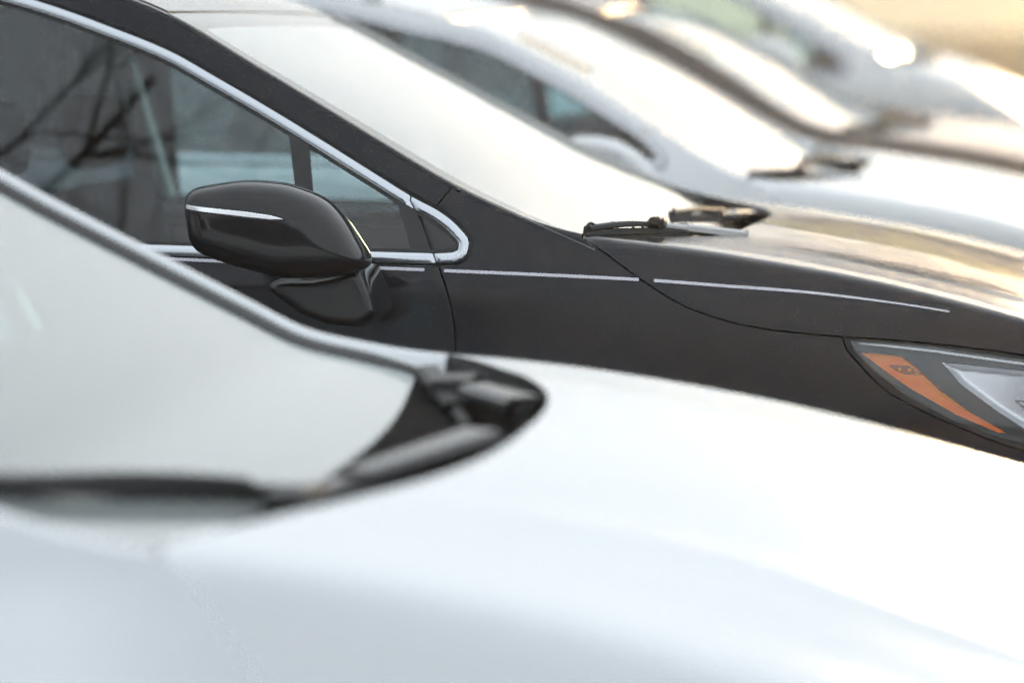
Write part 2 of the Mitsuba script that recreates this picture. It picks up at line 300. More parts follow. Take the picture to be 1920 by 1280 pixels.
def hood_rear(a):
    y = np.minimum(a, LT) / LT * 0.93; return HREAR - (1.135 + HREAR) * (y / 0.93) ** HP
def hood_poly():
    s = np.linspace(0, LT + LF * 0.6, 60); rear = np.stack([hood_rear(s), s], 1); rear[:, 0] = np.where(s > LT, -1.135, rear[:, 0])
    sh = shut_line[(shut_line[:, 0] > -1.13) & (shut_line[:, 0] < 0.18)]; a = LT + LF + (E(sh[:, 0]) - 0.020 - sh[:, 1]); a = np.maximum(a, LT + LF * 0.62)
    edge = np.stack([sh[:, 0], a], 1); s2 = np.linspace(a[-1], 0, 30); front = np.stack([0.18 + 0.12 * (1 - (s2 / a[-1]) ** 2), s2], 1)
    half = np.vstack([rear, edge, front[1:]]); other = half[::-1] * [1, -1]
    return Polygon(np.vstack([half, other[1:-1]])).buffer(0)
def build_hood(step, gap):
    p, f, L = tri2d(hood_poly().buffer(-gap), step)
    m = MB().add(hoodpt(p), f[:, ::-1])
    if gap: m.add(*fringe(p, L, lambda a, o: hoodpt(a, drop=-o * 1.6), 0.022, 0.001))
    return m.get()

def cowl():
    rows = []; w = np.linspace(-0.99, 0.99, 50)
    gl = screen(np.full(50, V0 + 0.01), w, 0.003); gl2 = screen(np.full(50, V0 + 0.06), w, 0.010)
    y = gl[:, 1]; a = np.abs(y) / 0.93 * LT; xr = np.minimum(hood_rear(a) + 0.06, -0.80)
    under = np.stack([np.maximum(xr, gl[:, 0] + 0.02), y, H(np.maximum(xr, gl[:, 0] + 0.02), np.abs(y)) - 0.075], 1)
    mid = 0.5 * (gl + under) - [0, 0, 0.022]
    for A, B, n in ((gl2, gl, 2), (gl, mid, 6), (mid, under, 6)):
        for t in np.linspace(0, 1, n, endpoint=False): rows.append(A * (1 - t) + B * t)
    rows.append(under); rows.append(under + [0.02, 0, -0.25])
    P = np.array(rows); P[3:-2, :, 2] += 0.004 * np.sin(np.arange(len(P) - 5) * 2.0)[:, None]
    return tri(*grid(P))

def inflate(poly, depth, step, prof=2.4, reach=None, base=lambda p: 0 * p[:, 0], back=0.35):
    """closed cushion from an outline in x, z: bulges towards -y by depth, towards +y by depth*back"""
    c = poly.centroid; n = 180; th = np.arange(n) / n * 2 * np.pi; r = reach or 0.05; ds = np.concatenate([[0], r * np.linspace(0.04, 1, 14) ** 1.9]); rings = []
    for d in ds:
        q = poly if d == 0 else poly.buffer(-d)
        q = max(getattr(q, 'geoms', [q]), key=lambda g: g.area) if not q.is_empty else q
        if q.is_empty or not q.contains(c): break
        far = shapely.linestrings([[(c.x, c.y), (c.x + 2 * math.cos(a), c.y + 2 * math.sin(a))] for a in th]); rings.append((d, np.array([[c.x, c.y] if (g := l.intersection(q)).is_empty else np.array(getattr(g, 'geoms', [g])[0].coords)[-1] for l in far])))
    rad = np.array([np.hypot(*(q - [c.x, c.y]).T) for _, q in rings]); k = np.array([1, 2, 3, 2, 1]) / 9
    for _ in range(2): rad = sum(w * np.roll(rad, o, 1) for w, o in zip(k, (-2, -1, 0, 1, 2)))
    hh = [(1 - (1 - min(d / r, 1)) ** prof) ** (1 / prof) for d, _ in rings]; P = np.stack([c.x + rad * np.cos(th), c.y + rad * np.sin(th)], -1)
    def face(sgn):
        V = np.stack([P[..., 0], np.array([base(q) for q in P]) + sgn * np.array(hh)[:, None] * depth, P[..., 1]], -1)
        mid = np.array([[c.x, float(base(np.array([[c.x, c.y]]))[0]) + sgn * hh[-1] * depth, c.y]]); v, q = grid(np.concatenate([V, V[:, :1]], 1)); v, f = tri(v, q); m_ = len(V) - 1; w = n + 1
        f = np.vstack([f, [[m_ * w + a, m_ * w + a + 1, len(v)] for a in range(n)]]); return np.vstack([v, mid]), f
    A, B = face(-1), face(back); m = trimesh.Trimesh(*MB().add(*A).add(B[0], B[1][:, ::-1]).get(), process=False); m.merge_vertices(digits_vertex=6); m.fix_normals()
    return np.array(m.vertices), np.array(m.faces)

# ------------------------------------------------------------------ one car as named parts, in its own frame
def build_car_parts(step, gap, style, pw=0.0, sink=0.0, crown=0.004, hrear=-0.915):
    global PW, SINK, CROWN, HREAR, V0, HP, clear_wv, frit_wv
    PW, SINK, CROWN, HREAR = pw, sink, crown, hrear; c_ = 0.925 if pw == 0 else 0.972
    V0 = 0.015 if style == 'plain' else -0.07; HP = 2.6 if style == 'plain' else 4.2
    clear_wv = sbox(-c_, V0 + (0.02 if style == 'plain' else 0.05), c_, 0.925).buffer(-0.03).buffer(0.03); frit_wv = sbox(-1, V0, 1, V1).difference(clear_wv)
    """returns {part name: (mesh, role, smooth)}; near-side parts come first, far-side copies get the next number"""
    parts = {}
    def put(name, mesh, role, smooth=True, both=False):
        for k, m in enumerate([mesh, mirror(mesh)] if both else [mesh]):
            q, i = name, 0
            while q in parts:
                i += 1; q = '__'.join([*name.split('__')[:-1], name.split('__')[-1] + f'_{i:03d}'])
            parts[q] = (m, role, smooth)
    pan = lambda g, s=step, **k: panel(biggest(g), s, gap=gap, d=0 if style == 'plain' else 0.014, **k)
    put('hood', build_hood(step, gap), 'hood', 40)
    m = MB().add(*pan(fender)).add(*fillet_strip(-1.383 if style == 'plain' else -1.378, -1.137, n=40)); put('fender', m.get(), 'paint', 40, True)
    m = MB().add(*pan(pillar)).add(*fillet_strip(-4.62, -1.383, n=200)); put('pillar', m.get(), 'paint', 40, True)
    put('door', pan(door), 'paint', 40, True); put('rear_door', pan(rear_door_poly), 'paint', 40, True); put('quarter_panel', pan(quarter), 'paint', 40, True)
    put('sill', panel(sill_poly, 0.05, off=0.002), 'trim_black', 40, True)
    # dark backing behind the gaps and the wheel arch liners
    back = whole.intersection(sbox(-4.6, 0.25, 0.15, 1.118)).difference(lamp_poly.buffer(0.004)).difference(arch_f.buffer(0.01)).difference(arch_r.buffer(0.01))
    put('inner_body', panel(biggest(back), 0.06, off=-0.006 if style == 'plain' else -0.030, d=0, gap=0.002), 'paint' if style == 'plain' else 'rubber', True, True)
    for cx in (-0.50, -3.42):
        th = np.linspace(-0.25, math.pi + 0.25, 30); P = np.array([np.stack([cx + 0.425 * np.cos(th), np.full(30, y), 0.36 + 0.425 * np.sin(th)], 1) for y in (-0.90, -0.55)]); put('arch_liner', tri(*grid(P)), 'rubber', True, True)
    put('window_trim', panel(biggest(ring_rear), 0.005, off=0.003, bulge=0.0045, d=0.012, gap=0.0, r=0.002), 'chrome', 40, True)
    put('window_trim', panel(biggest(ring_front), 0.005, off=0.003, bulge=0.0045, d=0.012, gap=0.0, r=0.002), 'chrome', 40, True)
    # dark rubber round the chrome, then the glazing
    put('window_seal', panel(dlo_wide.difference(dlo.buffer(-0.003)), 0.02, off=-0.008, d=0, gap=0), 'rubber', True, True)
    seal_in = glass_all.buffer(0.004).difference(glass_all.buffer(-0.007))
    put('window_seal', panel(seal_in, 0.012, off=-0.001, d=0.010, gap=0), 'rubber', 40, True)
    bar_f = Polygon([(-1.735, 1.42), (-1.690, 1.40), (-1.662, 1.24), (-1.630, 1.12), (-1.672, 1.12), (-1.697, 1.25)]).intersection(glass_all)
    bar_q = Polygon([(-1.515, 1.28), (-1.478, 1.27), (-1.412, 1.12), (-1.452, 1.12)]).intersection(glass_all)
    bar_b = Polygon([(-2.38, 1.75), (-2.46, 1.75), (-2.53, 1.1), (-2.41, 1.1)]).intersection(glass_all)
    bar_c = Polygon([(-3.42, 1.75), (-3.49, 1.75), (-3.60, 1.1), (-3.53, 1.1)]).intersection(glass_all)
    for q in (bar_f, bar_q, bar_b, bar_c): put('window_pillar', panel(biggest(q.difference(zone_fwd)), 0.012, off=0.0005, d=0.01, gap=0.0008), 'trim_black', 40, True)
    rest = glass_all.buffer(-0.005).difference(shapely.union_all([bar_f, bar_q, bar_b, bar_c]).buffer(-0.004))
    put('window_seal', panel(biggest(LineString(gap_line).buffer(0.014).intersection(glass_all)), 0.012, off=-0.009, d=0, gap=0), 'rubber', True, True)
    panes = sorted([q for q in rest.difference(LineString(gap_line).buffer(0.004)).geoms if q.area > 2e-4], key=lambda q: -q.centroid.x)
    for i, q in enumerate(panes):
        c = q.centroid.x
        if c > -1.46: put('corner_window', panel(q, 0.02, off=-0.003, d=0, gap=0), 'frit', True, True)
        elif c > -1.69: put('vent_window', panel(q, 0.02, off=-0.004, d=0, gap=0), 'tint', True, True)
        else: put('side_window', panel(q, 0.04, off=-0.004, d=0, gap=0), 'tint' if c > -2.4 else 'tint_rear', True, True)
    put('windshield', screen_poly(clear_wv, 0.04), 'screen')
    put('windshield__border', screen_poly(frit_wv, 0.03), 'frit')
    # moulding along each windscreen edge
    v = np.linspace(V0 + 0.02, 0.995, 60)
    for sgn in (-1, 1):
        hi = 1.0 if sgn > 0 else 0.25
        e0 = screen(v, np.full(60, sgn * 0.988)); e1 = screen(v, np.full(60, sgn * 1.018)); up = np.array([0.25, sgn * 0.25, 0.9])
        put('windshield__edge_seal', tri(*grid(np.array([e0, e0 + up * 0.001, (e0 + e1) / 2 + up * 0.007 * hi, e1 + up * 0.011 * hi, e1 - up * 0.004]))), 'rubber' if style == 'plain' else 'seal_screen', 50)
    # roof, its gutters and headliner
    x = np.linspace(-4.4, -2.001, 70); t = np.linspace(-1, 1, 41); bE = b(x, E(x)) - 0.040
    rise = 0.045 * (1 - np.exp(-(-1.98 - x) / 0.5))
    P = np.stack([np.repeat(x[:, None], 41, 1), t[None] * bE[:, None], E(x)[:, None] + 0.003 + rise[:, None] * (1 - np.abs(t[None]) ** 2.2)], -1)
    m = MB().add(*grid(P)); F0 = P[-1]; m.add(*grid(np.array([F0, F0 + [0.003, 0, -0.002], F0 + [0.003, 0, -0.02]]))); put('roof', m.get(), 'paint', 40)
    g = MB()
    for sgn in (-1, 1):
        y0, y1 = b(x, E(x)) - 0.016, b(x, E(x)) - 0.043
        g.add(*grid(np.stack([np.stack([x, sgn * y0, E(x) - 0.006], 1), np.stack([x, sgn * (y0 + y1) / 2, E(x) - 0.004], 1), np.stack([x, sgn * y1, E(x) - 0.006], 1)])))
    put('roof__gutter', g.get(), 'rubber')
    hl = P.copy(); hl[..., 2] -= 0.05; put('headliner', tri(*grid(hl)), 'headliner')
    # inner faces of the windscreen pillars
    xp = np.linspace(-2.05, -1.30, 40)
    q0 = np.stack([xp, -(b(xp, E(xp)) - 0.014), E(xp) - 0.012], 1); q1 = np.stack([xp, -(b(xp, E(xp) - 0.09) - 0.020), E(xp) - 0.085], 1); q2 = np.stack([xp - 0.02, -(b(xp, E(xp)) - 0.075), E(xp) - 0.035], 1)
    put('pillar_lining', tri(*grid(np.array([q0, q1, q2, q0]))), 'interior_black', False, True)
    if style == 'rails':
        xr = np.linspace(-4.1, -2.16, 60); zr = E(xr) + 0.045 - 0.04 * (np.exp(-(xr + 4.1) / 0.05) + np.exp((xr + 2.16) / 0.05))
        put('roof_rail', tube(np.stack([xr, -(b(xr, E(xr)) - 0.055), zr], 1), 0.016, 10), 'rail', True, True)
    put('cowl', cowl(), 'cowl_plastic', 40)
    # lamps
    ring_l = lamp_poly.buffer(-0.002).difference(Polygon(np.vstack([[(-0.626, 0.989), (-0.619, 0.972), (-0.581, 0.933), (-0.521, 0.889), (-0.442, 0.847), (-0.373, 0.818), (-0.304, 0.799), (-0.15, 0.75), (0.0, 0.715), (0.16, 0.69)],
        [(0.16, 0.745), (0.05, 0.82), (-0.1, 0.895), (-0.306, 0.957), (-0.473, 0.979), (-0.562, 0.986)]])).buffer(0))
    hole = lamp_poly.buffer(-0.002).difference(ring_l.buffer(0.0005)); hole = biggest(hole)
    put('headlight', panel(biggest(ring_l), 0.012, off=-0.004, d=0.03, gap=0.0), 'rubber', 40, True)
    put('headlight__lens', panel(hole.buffer(0.001), 0.02, off=-0.002, d=0, gap=0), 'lens', True, True)
    amber = Polygon([(-0.611, 0.967), (-0.585, 0.966), (-0.55, 0.963), (-0.532, 0.960), (-0.520, 0.952), (-0.502, 0.938), (-0.462, 0.900), (-0.403, 0.858), (-0.345, 0.826), (-0.336, 0.818), (-0.353, 0.819), (-0.432, 0.852), (-0.521, 0.902), (-0.571, 0.937)])
    chamber = Polygon([(-0.460, 0.950), (-0.43, 0.948), (-0.306, 0.936), (-0.15, 0.89), (0.02, 0.80), (0.08, 0.75), (0.05, 0.735), (-0.15, 0.77), (-0.304, 0.825), (-0.354, 0.858), (-0.423, 0.908)])
    marker = Polygon([(-0.556, 0.943), (-0.522, 0.942), (-0.510, 0.937), (-0.494, 0.926), (-0.526, 0.927), (-0.543, 0.934)])
    deep = lambda a, o: side(a, o - 0.02)
    put('headlight__housing', panel(biggest(hole.buffer(0.002).difference(amber).difference(chamber)), 0.015, off=-0.018, d=0.02, gap=0), 'lamp_housing', 40, True)
    put('headlight__upper_strip', panel(Polygon([(-0.612, 0.984), (-0.56, 0.981), (-0.47, 0.972), (-0.306, 0.950), (-0.1, 0.888), (0.04, 0.815), (0.03, 0.812), (-0.1, 0.885), (-0.306, 0.9475), (-0.47, 0.9695), (-0.56, 0.979)]), 0.008, off=-0.006, d=0.006, gap=0), 'lamp_silver', 40, True)
    put('headlight__turn_signal', panel(amber.buffer(-0.001), 0.008, off=-0.022, d=0.012, gap=0), 'amber', 40, True)
    dots = MB(); 
    for c, n in ((curve([(-0.596, 0.962), (-0.545, 0.959), (-0.526, 0.952)]), 16), (curve([(-0.520, 0.946), (-0.462, 0.895), (-0.41, 0.859)]), 26), (curve([(-0.600, 0.957), (-0.572, 0.934), (-0.521, 0.900)]), 14)):
        k = np.linspace(0, len(c) - 1, n).astype(int)
        for q in c[k]:
            s_ = trimesh.creation.icosphere(subdivisions=1, radius=0.0022); o = side(q[None], -0.0215)[0]; dots.add(s_.vertices + o, s_.faces)
    put('headlight__turn_signal__prism', dots.get(), 'amber_bright', True, True)
    put('headlight__turn_signal__marker', panel(marker, 0.008, off=-0.0205, d=0.003, gap=0), 'amber_dark', 40, True)
    bulbs = MB()
    for q in ((-0.536, 0.935), (-0.518, 0.934)):
        s_ = trimesh.creation.icosphere(subdivisions=2, radius=0.0035); bulbs.add(s_.vertices + side(np.array([q]), -0.0205)[0], s_.faces)
    put('headlight__turn_signal__bulb', bulbs.get(), 'amber_bright', True, True)
    # chrome chamber: a bowl behind the lens, with stepped rings
    p, f, L = tri2d(chamber, 0.005); dd = shapely.distance(shapely.points(p), chamber.exterior)
    rr = np.hypot(p[:, 0] + 0.20, (p[:, 1] - 0.85) * 1.5)
    bowl = side(p, -0.020) + np.stack([0 * dd, np.minimum(dd, 0.010) * 1.2 + 0.030 * np.exp(-((p[:, 0] + 0.20) ** 2 + ((p[:, 1] - 0.84) * 1.6) ** 2) / 0.012) , 0 * dd], 1)
    put('headlight__reflector', (bowl, f), 'lamp_bowl', 30, True)
    fins = MB()
    for q0, q1 in (((-0.41, 0.905), (-0.25, 0.885)), ((-0.37, 0.880), (-0.24, 0.862)), ((-0.385, 0.918), (-0.285, 0.845))):
        c_ = np.linspace(q0, q1, 12); c_[:, 1] += 0.006 * np.sin(np.linspace(0, math.pi, 12)); fins.add(*tube(side(c_, -0.040), 0.0022, 6))
    put('headlight__reflector__rib', fins.get(), 'chrome', True, True)
    s_ = trimesh.creation.icosphere(subdivisions=3, radius=0.042); put('headlight__projector', (s_.vertices * [1, 0.8, 1] + side(np.array([(-0.17, 0.835)]), -0.07)[0], s_.faces), 'glassy', True, True)
    # front end
    zz = np.linspace(0.22, 0.77, 24); t = np.linspace(-1, 1, 41)
    bz = b(np.full(24, 0.2), zz); bow = np.interp(zz, [0.2, 0.35, 0.55, 0.7, 0.78], [0.12, 0.22, 0.22, 0.17, 0.10])
    P = np.stack([0.2 + bow[:, None] * (1 - np.abs(t[None]) ** 2.4), t[None] * bz[:, None], np.repeat(zz[:, None], 41, 1)], -1); put('front_bumper', tri(*grid(P)), 'paint', 40)
    put('bumper_corner', pan(bumper_side, 0.02), 'paint', 40, True)
    gz = np.linspace(0.46, 0.68, 5); gt = np.linspace(-0.55, 0.55, 25); gb = np.interp(gz, zz, bow)
    put('grille', tri(*grid(np.stack([0.208 + gb[:, None] * (1 - np.abs(gt[None]) ** 2.4), gt[None] * 0.72 + 0 * gz[:, None], gz[:, None] + 0 * gt[None]], -1))), 'trim_black', 40)
    for zb_ in np.linspace(0.48, 0.66, 5):
        xb = 0.216 + np.interp(zb_, zz, bow) * (1 - np.abs(gt) ** 2.4); put('grille__slat', tube(np.stack([xb, gt * 0.72, 0 * gt + zb_], 1), 0.008, 6), 'chrome')
    # rear end
    rz_ = np.array([0.25, 0.45, 0.7, 0.95, 1.12]); rx = np.array([0.06, 0.12, 0.11, 0.07, 0.04]); t = np.linspace(-1, 1, 31)
    P = np.stack([-4.62 - rx[:, None] * (1 - np.abs(t[None]) ** 3), t[None] * b(np.full(5, -4.62), rz_)[:, None], rz_[:, None] + 0 * t[None]], -1); put('tailgate', tri(*grid(P[:, ::-1])), 'paint', 40)
    top = np.stack([np.full(31, -4.41), t * (b(-4.4, E(-4.4)) - 0.03), E(-4.4) + 0.04 * (1 - np.abs(t) ** 2.2)], -1); low = P[-1]
    put('rear_window', tri(*grid(np.array([low * (1 - a) + top * a for a in np.linspace(0, 1, 8)])[:, ::-1])), 'tint_rear')
    tl = Polygon([(-4.61, 0.95), (-4.61, 1.10), (-4.40, 1.08), (-4.30, 1.03), (-4.42, 0.97)]); put('tail_light', panel(tl, 0.03, off=0.004, d=0.01), 'tail_red', 40, True)
    put('underbody', rbox((-2.15, 0, 0.34), (4.4, 1.55, 0.16), 0.03), 'rubber', 40)
    # wheels
    for cx in (-0.50, -3.42):
        prof = np.array([(0.20, -0.10), (0.25, -0.115), (0.33, -0.115), (0.355, -0.09), (0.362, -0.04), (0.362, 0.04), (0.355, 0.09), (0.33, 0.115), (0.20, 0.10)])
        th = np.linspace(0, 2 * np.pi, 49); tp = np.stack([cx + prof[None, :, 0] * np.cos(th)[:, None], -0.80 + prof[None, :, 1] + 0 * th[:, None], 0.36 + prof[None, :, 0] * np.sin(th)[:, None]], -1)
        rim = MB(); rp = np.array([(0.25, -0.09), (0.235, -0.095), (0.225, -0.05), (0.22, 0.05)])
        rim.add(*grid(np.stack([cx + rp[None, :, 0] * np.cos(th)[:, None], -0.80 + rp[None, :, 1] + 0 * th[:, None], 0.36 + rp[None, :, 0] * np.sin(th)[:, None]], -1)))
        for k in range(5):
            a = k * 2 * math.pi / 5 + 0.3
            for da in (-0.16, 0.16): rim.add(*bar((cx + 0.04 * math.cos(a), -0.875, 0.36 + 0.04 * math.sin(a)), (cx + 0.23 * math.cos(a + da), -0.885, 0.36 + 0.23 * math.sin(a + da)), 0.05, 0.035, 0.03, (0, 1, 0)))
        cy = trimesh.creation.cylinder(0.05, 0.05, sections=24); rim.add(np.stack([cy.vertices[:, 0] + cx, cy.vertices[:, 2] - 0.875, cy.vertices[:, 1] + 0.36], 1), cy.faces)
        for mm in (0, 1):
            put('wheel', (mirror if mm else (lambda q: q))(tri(*grid(tp))), 'tyre_rubber', 40)
            k = len([q for q in parts if q.startswith('wheel') and '__' not in q]) - 1; w = 'wheel' if k == 0 else f'wheel_{k:03d}'
            put(w + '__rim', (mirror if mm else (lambda q: q))(rim.get()), 'alloy', 30)
    # cabin
    x = np.linspace(-1.62, -1.02, 24); t = np.linspace(-0.84, 0.84, 31); h = np.interp(x, [-1.62, -1.55, -1.3, -1.02], [0.99, 1.075, 1.095, 1.06])
    P = np.stack([x[:, None] + 0 * t[None], 0 * x[:, None] + t[None], h[:, None] + 0.035 * np.exp(-((t[None] - 0.38) / 0.2) ** 2) * np.exp(-((x[:, None] + 1.52) / 0.09) ** 2)], -1)
    m = MB().add(*grid(P)); m.add(*grid(np.array([P[0], P[0] + [0.06, 0, -0.4]]))); put('dashboard', m.get(), 'dash', 50)
    for sgn in (-1, 1):
        y = sgn * 0.38
        m = MB().add(*rbox((-2.02, y, 0.60), (0.52, 0.50, 0.16), 0.06)).add(*rbox((-2.36, y, 0.90), (0.15, 0.48, 0.66), 0.06, -16)); put('front_seat', m.get(), 'leather', True)
        k = 'front_seat' if sgn < 0 else 'front_seat_001'
        put(k + '__headrest', rbox((-2.47, y, 1.335), (0.11, 0.27, 0.17), 0.05, -10), 'leather', True)
    put('rear_seat', MB().add(*rbox((-3.05, 0, 0.62), (0.5, 1.3, 0.16), 0.06)).add(*rbox((-3.38, 0, 0.92), (0.15, 1.3, 0.62), 0.06, -16)).get(), 'leather', True)
    th = np.linspace(0, 2 * np.pi, 49); c = np.array([-1.72, 0.38, 0.99]); ax = np.array([0.42, 0, 0.90]); u_ = np.array([0, 1, 0]); w_ = np.cross(ax, u_); ringp = c + 0.185 * (np.cos(th)[:, None] * u_ + np.sin(th)[:, None] * w_)
    m = MB().add(*tube(ringp, 0.016, 8)); m.add(*bar(c - u_ * 0.18, c + u_ * 0.18, 0.05, 0.05, 0.03, ax)); m.add(*bar(c, c + np.array([0.25, 0, -0.1]), 0.09, 0.06, 0.06)); put('steering_wheel', m.get(), 'interior_black', 40)
    m = MB()
    for sgn in (-1, 1):
        xx = np.linspace(-4.3, -1.25, 30); m.add(*grid(np.array([np.stack([xx, sgn * (b(xx, 1.11 + 0 * xx) - 0.02), 1.118 + 0 * xx], 1), np.stack([xx, sgn * (b(xx, 1.11 + 0 * xx) - 0.10), 1.10 + 0 * xx], 1), np.stack([xx, sgn * (b(xx, 1.1 + 0 * xx) - 0.12), 0.45 + 0 * xx], 1)])))
    m.add(*grid(np.array([[(-4.5, -0.8, 0.45), (-4.5, 0.8, 0.45)], [(-1.1, -0.8, 0.45), (-1.1, 0.8, 0.45)]], float))); put('cabin_lining', m.get(), 'interior_black', False)
    put('seat_belt', MB().add(*bar((-2.475, 0.715, 1.50), (-2.385, 0.735, 1.17), 0.016, 0.024, 0.045, (0, 1, 0))).get(), 'belt_webbing', 30)
    put('rear_view_mirror', rbox((-1.84, 0, 1.475), (0.05, 0.24, 0.07), 0.02), 'trim_black', True)
    # wipers: near and far
    ws = 1.9 if style == 'plain' else 1.0
    def wiper(pv, mid, tip_in, tip_out):
        pv, mid, ti, to = map(lambda q: np.asarray(q, float), (pv, mid, tip_in, tip_out))
        put('wiper', MB().add(*bar(pv, pv * 0.3 + mid * 0.7, 0.036 * ws, 0.028 * ws, 0.020 * ws)).add(*bar(pv * 0.3 + mid * 0.7, mid, 0.026 * ws, 0.018 * ws, 0.012 * ws)).get(), 'trim_black' if style == 'plain' else 'wiper_arm', 30)
        k = 'wiper' if 'wiper_001' not in parts else 'wiper_001'
        m = MB().add(*tube([pv + [0, 0, -0.05], pv + [0, 0, 0.010]], 0.016, 12)); put(k + '__pivot', m.get(), 'rubber', 40)
        ax = (to - ti) / np.linalg.norm(to - ti); L = np.linalg.norm(to - ti)
        m = MB().add(*bar(ti + [0, 0, -0.004], to + [0, 0, -0.004], 0.010 * ws, 0.009 * ws, 0.014 * ws)); m.add(*bar(ti + [0, 0, -0.012], to + [0, 0, -0.012], 0.004 * ws, 0.004 * ws, 0.010)); put(k + '__blade', m.get(), 'rubber', 30)
        a, c_ = ti + ax * L * 0.30, ti + ax * L * 0.98
        m = MB(); s = np.linspace(0, 1, 22)[:, None]; arc = a * (1 - s) + c_ * s + np.array([0, 0, 1]) * (0.004 + 0.007 * np.sin(np.pi * np.clip(s, 0, 1) ** 0.8))
        for i in range(21): m.add(*bar(arc[i], arc[i + 1], 0.017 * ws, 0.017 * ws, 0.011 * ws))
        for g_ in (0.05, 0.32, 0.66, 0.95):
            p = a * (1 - g_) + c_ * g_; q = np.linspace(0, math.pi, 9)[:, None]; m.add(*tube(p + ax * 0.017 * np.cos(q) + np.array([0, 0, 1]) * 0.014 * np.sin(q), 0.0028, 6))
        put(k + '__bridge', m.get(), 'rubber', 30)
        m = MB().add(*rbox(mid + [0, 0, 0.004], (0.034 * ws, 0.050 * ws, 0.020 * ws), 0.006)).add(*rbox(mid - ax * 0.0 + [0.0, -0.03, 0.010], (0.022 * ws, 0.03 * ws, 0.016 * ws), 0.005)); put(k + '__clip', m.get(), 'rubber', 40)
    on = lambda v_, w_, h: screen(np.array(v_), np.array(w_)) + [0.4 * h, 0, 0.9 * h]
    if style == 'plain':
        wiper((-0.93, 0.02, float(H(np.array(-0.93), np.array(0.0))) - 0.035), on(0.0, -0.52, 0.026), on(-0.02, -0.28, 0.018), on(0.30, -0.975, 0.012))
        wiper((-0.93, 0.42, float(H(np.array(-0.93), np.array(0.42))) - 0.035), on(-0.03, 0.80, 0.030), on(-0.07, 0.55, 0.020), on(0.02, 0.95, 0.016))
    else:
        wiper((-0.900, -0.36, 1.152), (-1.030, -0.645, 1.186), (-0.975, -0.54, 1.176), (-1.136, -0.880, 1.186))
        wiper((-0.975, 0.76, 1.140), (-1.040, 0.36, 1.160), (-1.010, 0.52, 1.152), (-1.085, -0.05, 1.176))
    # door mirror
    fix = lambda l: [(x_ * 0.969 + 0.013 + 0.078 * (-x_ * 0.969 - 1.508), 1.57 - (1.57 - z_) * 0.969) for x_, z_ in l]
    out = curve(fix([(-1.914, 1.195), (-1.917, 1.236), (-1.912, 1.262), (-1.865, 1.274), (-1.80, 1.281), (-1.737, 1.276), (-1.69, 1.263), (-1.648, 1.243), (-1.608, 1.204), (-1.582, 1.165), (-1.558, 1.121), (-1.565, 1.113), (-1.60, 1.103), (-1.655, 1.094), (-1.72, 1.094), (-1.79, 1.110), (-1.85, 1.128), (-1.892, 1.146), (-1.909, 1.170), (-1.914, 1.195)]), 140) if True else curve([(-1.860, 1.196), (-1.868, 1.225), (-1.858, 1.247), (-1.81, 1.266), (-1.75, 1.272), (-1.70, 1.266), (-1.645, 1.245), (-1.600, 1.208), (-1.570, 1.160), (-1.553, 1.125), (-1.560, 1.118), (-1.60, 1.107), (-1.66, 1.099), (-1.71, 1.100), (-1.78, 1.118), (-1.835, 1.145), (-1.856, 1.170), (-1.860, 1.196)], 140)
    hp = Polygon(out[:-1]).buffer(-0.004).buffer(0.004); base = lambda p: -1.12 + 0.36 * (p[:, 0] + 1.53)
    put('door_mirror', inflate(hp, 0.095, 0.0045, 2.8, 0.066, base, 0.45), 'mirror_paint', True, True)
    led = Polygon(fix([(-1.905, 1.2375), (-1.85, 1.2315), (-1.78, 1.224), (-1.735, 1.217), (-1.712, 1.2105), (-1.735, 1.2105), (-1.78, 1.2155), (-1.85, 1.224), (-1.905, 1.231)])) if True else Polygon([(-1.852, 1.2265), (-1.80, 1.222), (-1.74, 1.214), (-1.695, 1.206), (-1.678, 1.200), (-1.70, 1.1995), (-1.74, 1.205), (-1.80, 1.213), (-1.852, 1.218)])
    def on_mirror(poly, off, step=0.006):
        p, f, L = tri2d(poly, step); d = shapely.distance(shapely.points(p), hp.exterior); h = (1 - (1 - np.clip(d / 0.066, 0, 1)) ** 2.8) ** (1 / 2.8)
        pl = lambda q, o: np.stack([q[:, 0], base(q) - 0.095 * (1 - (1 - np.clip(shapely.distance(shapely.points(q), hp.exterior) / 0.066, 0, 1)) ** 2.8) ** (1 / 2.8) - off - o, q[:, 1]], 1)
        return MB().add(pl(p, 0), f).add(*fringe(p, L, pl, 0.006, 0.0012)).get()
    put('door_mirror__turn_signal', on_mirror(led, 0.0018), 'led_strip', 40, True)
    put('door_mirror__signal_seat', on_mirror(led.buffer(0.0035), 0.0006), 'rubber', 40, True)
    foot = Polygon([(x_ - 0.033, z_ - 0.008) for x_, z_ in fix([(-1.552, 1.125), (-1.60, 1.106), (-1.655, 1.098), (-1.72, 1.098), (-1.76, 1.082), (-1.68, 1.028), (-1.62, 1.008), (-1.548, 1.004), (-1.512, 1.030), (-1.525, 1.070)])])
    put('door_mirror__foot', inflate(foot.buffer(-0.004).buffer(0.004), 0.062, 0.005, 3.2, 0.022, lambda p: -1.06 + 0 * p[:, 0], 2.6), 'mirror_paint', True, True)
    gl = Polygon([(-1.82, 1.20), (-1.825, 1.245), (-1.76, 1.265), (-1.69, 1.26), (-1.60, 1.21), (-1.56, 1.15), (-1.65, 1.125), (-1.76, 1.145)]); gl = shapely.affinity.translate(shapely.affinity.scale(gl, 0.80, 0.84), -0.012, 0.0); p, f, L = tri2d(gl, 0.03)
    put('door_mirror__glass', (np.stack([p[:, 0] - 0.004, base(p) + 0.030, p[:, 1]], 1), f[:, ::-1]), 'mirror_silver', True, True)
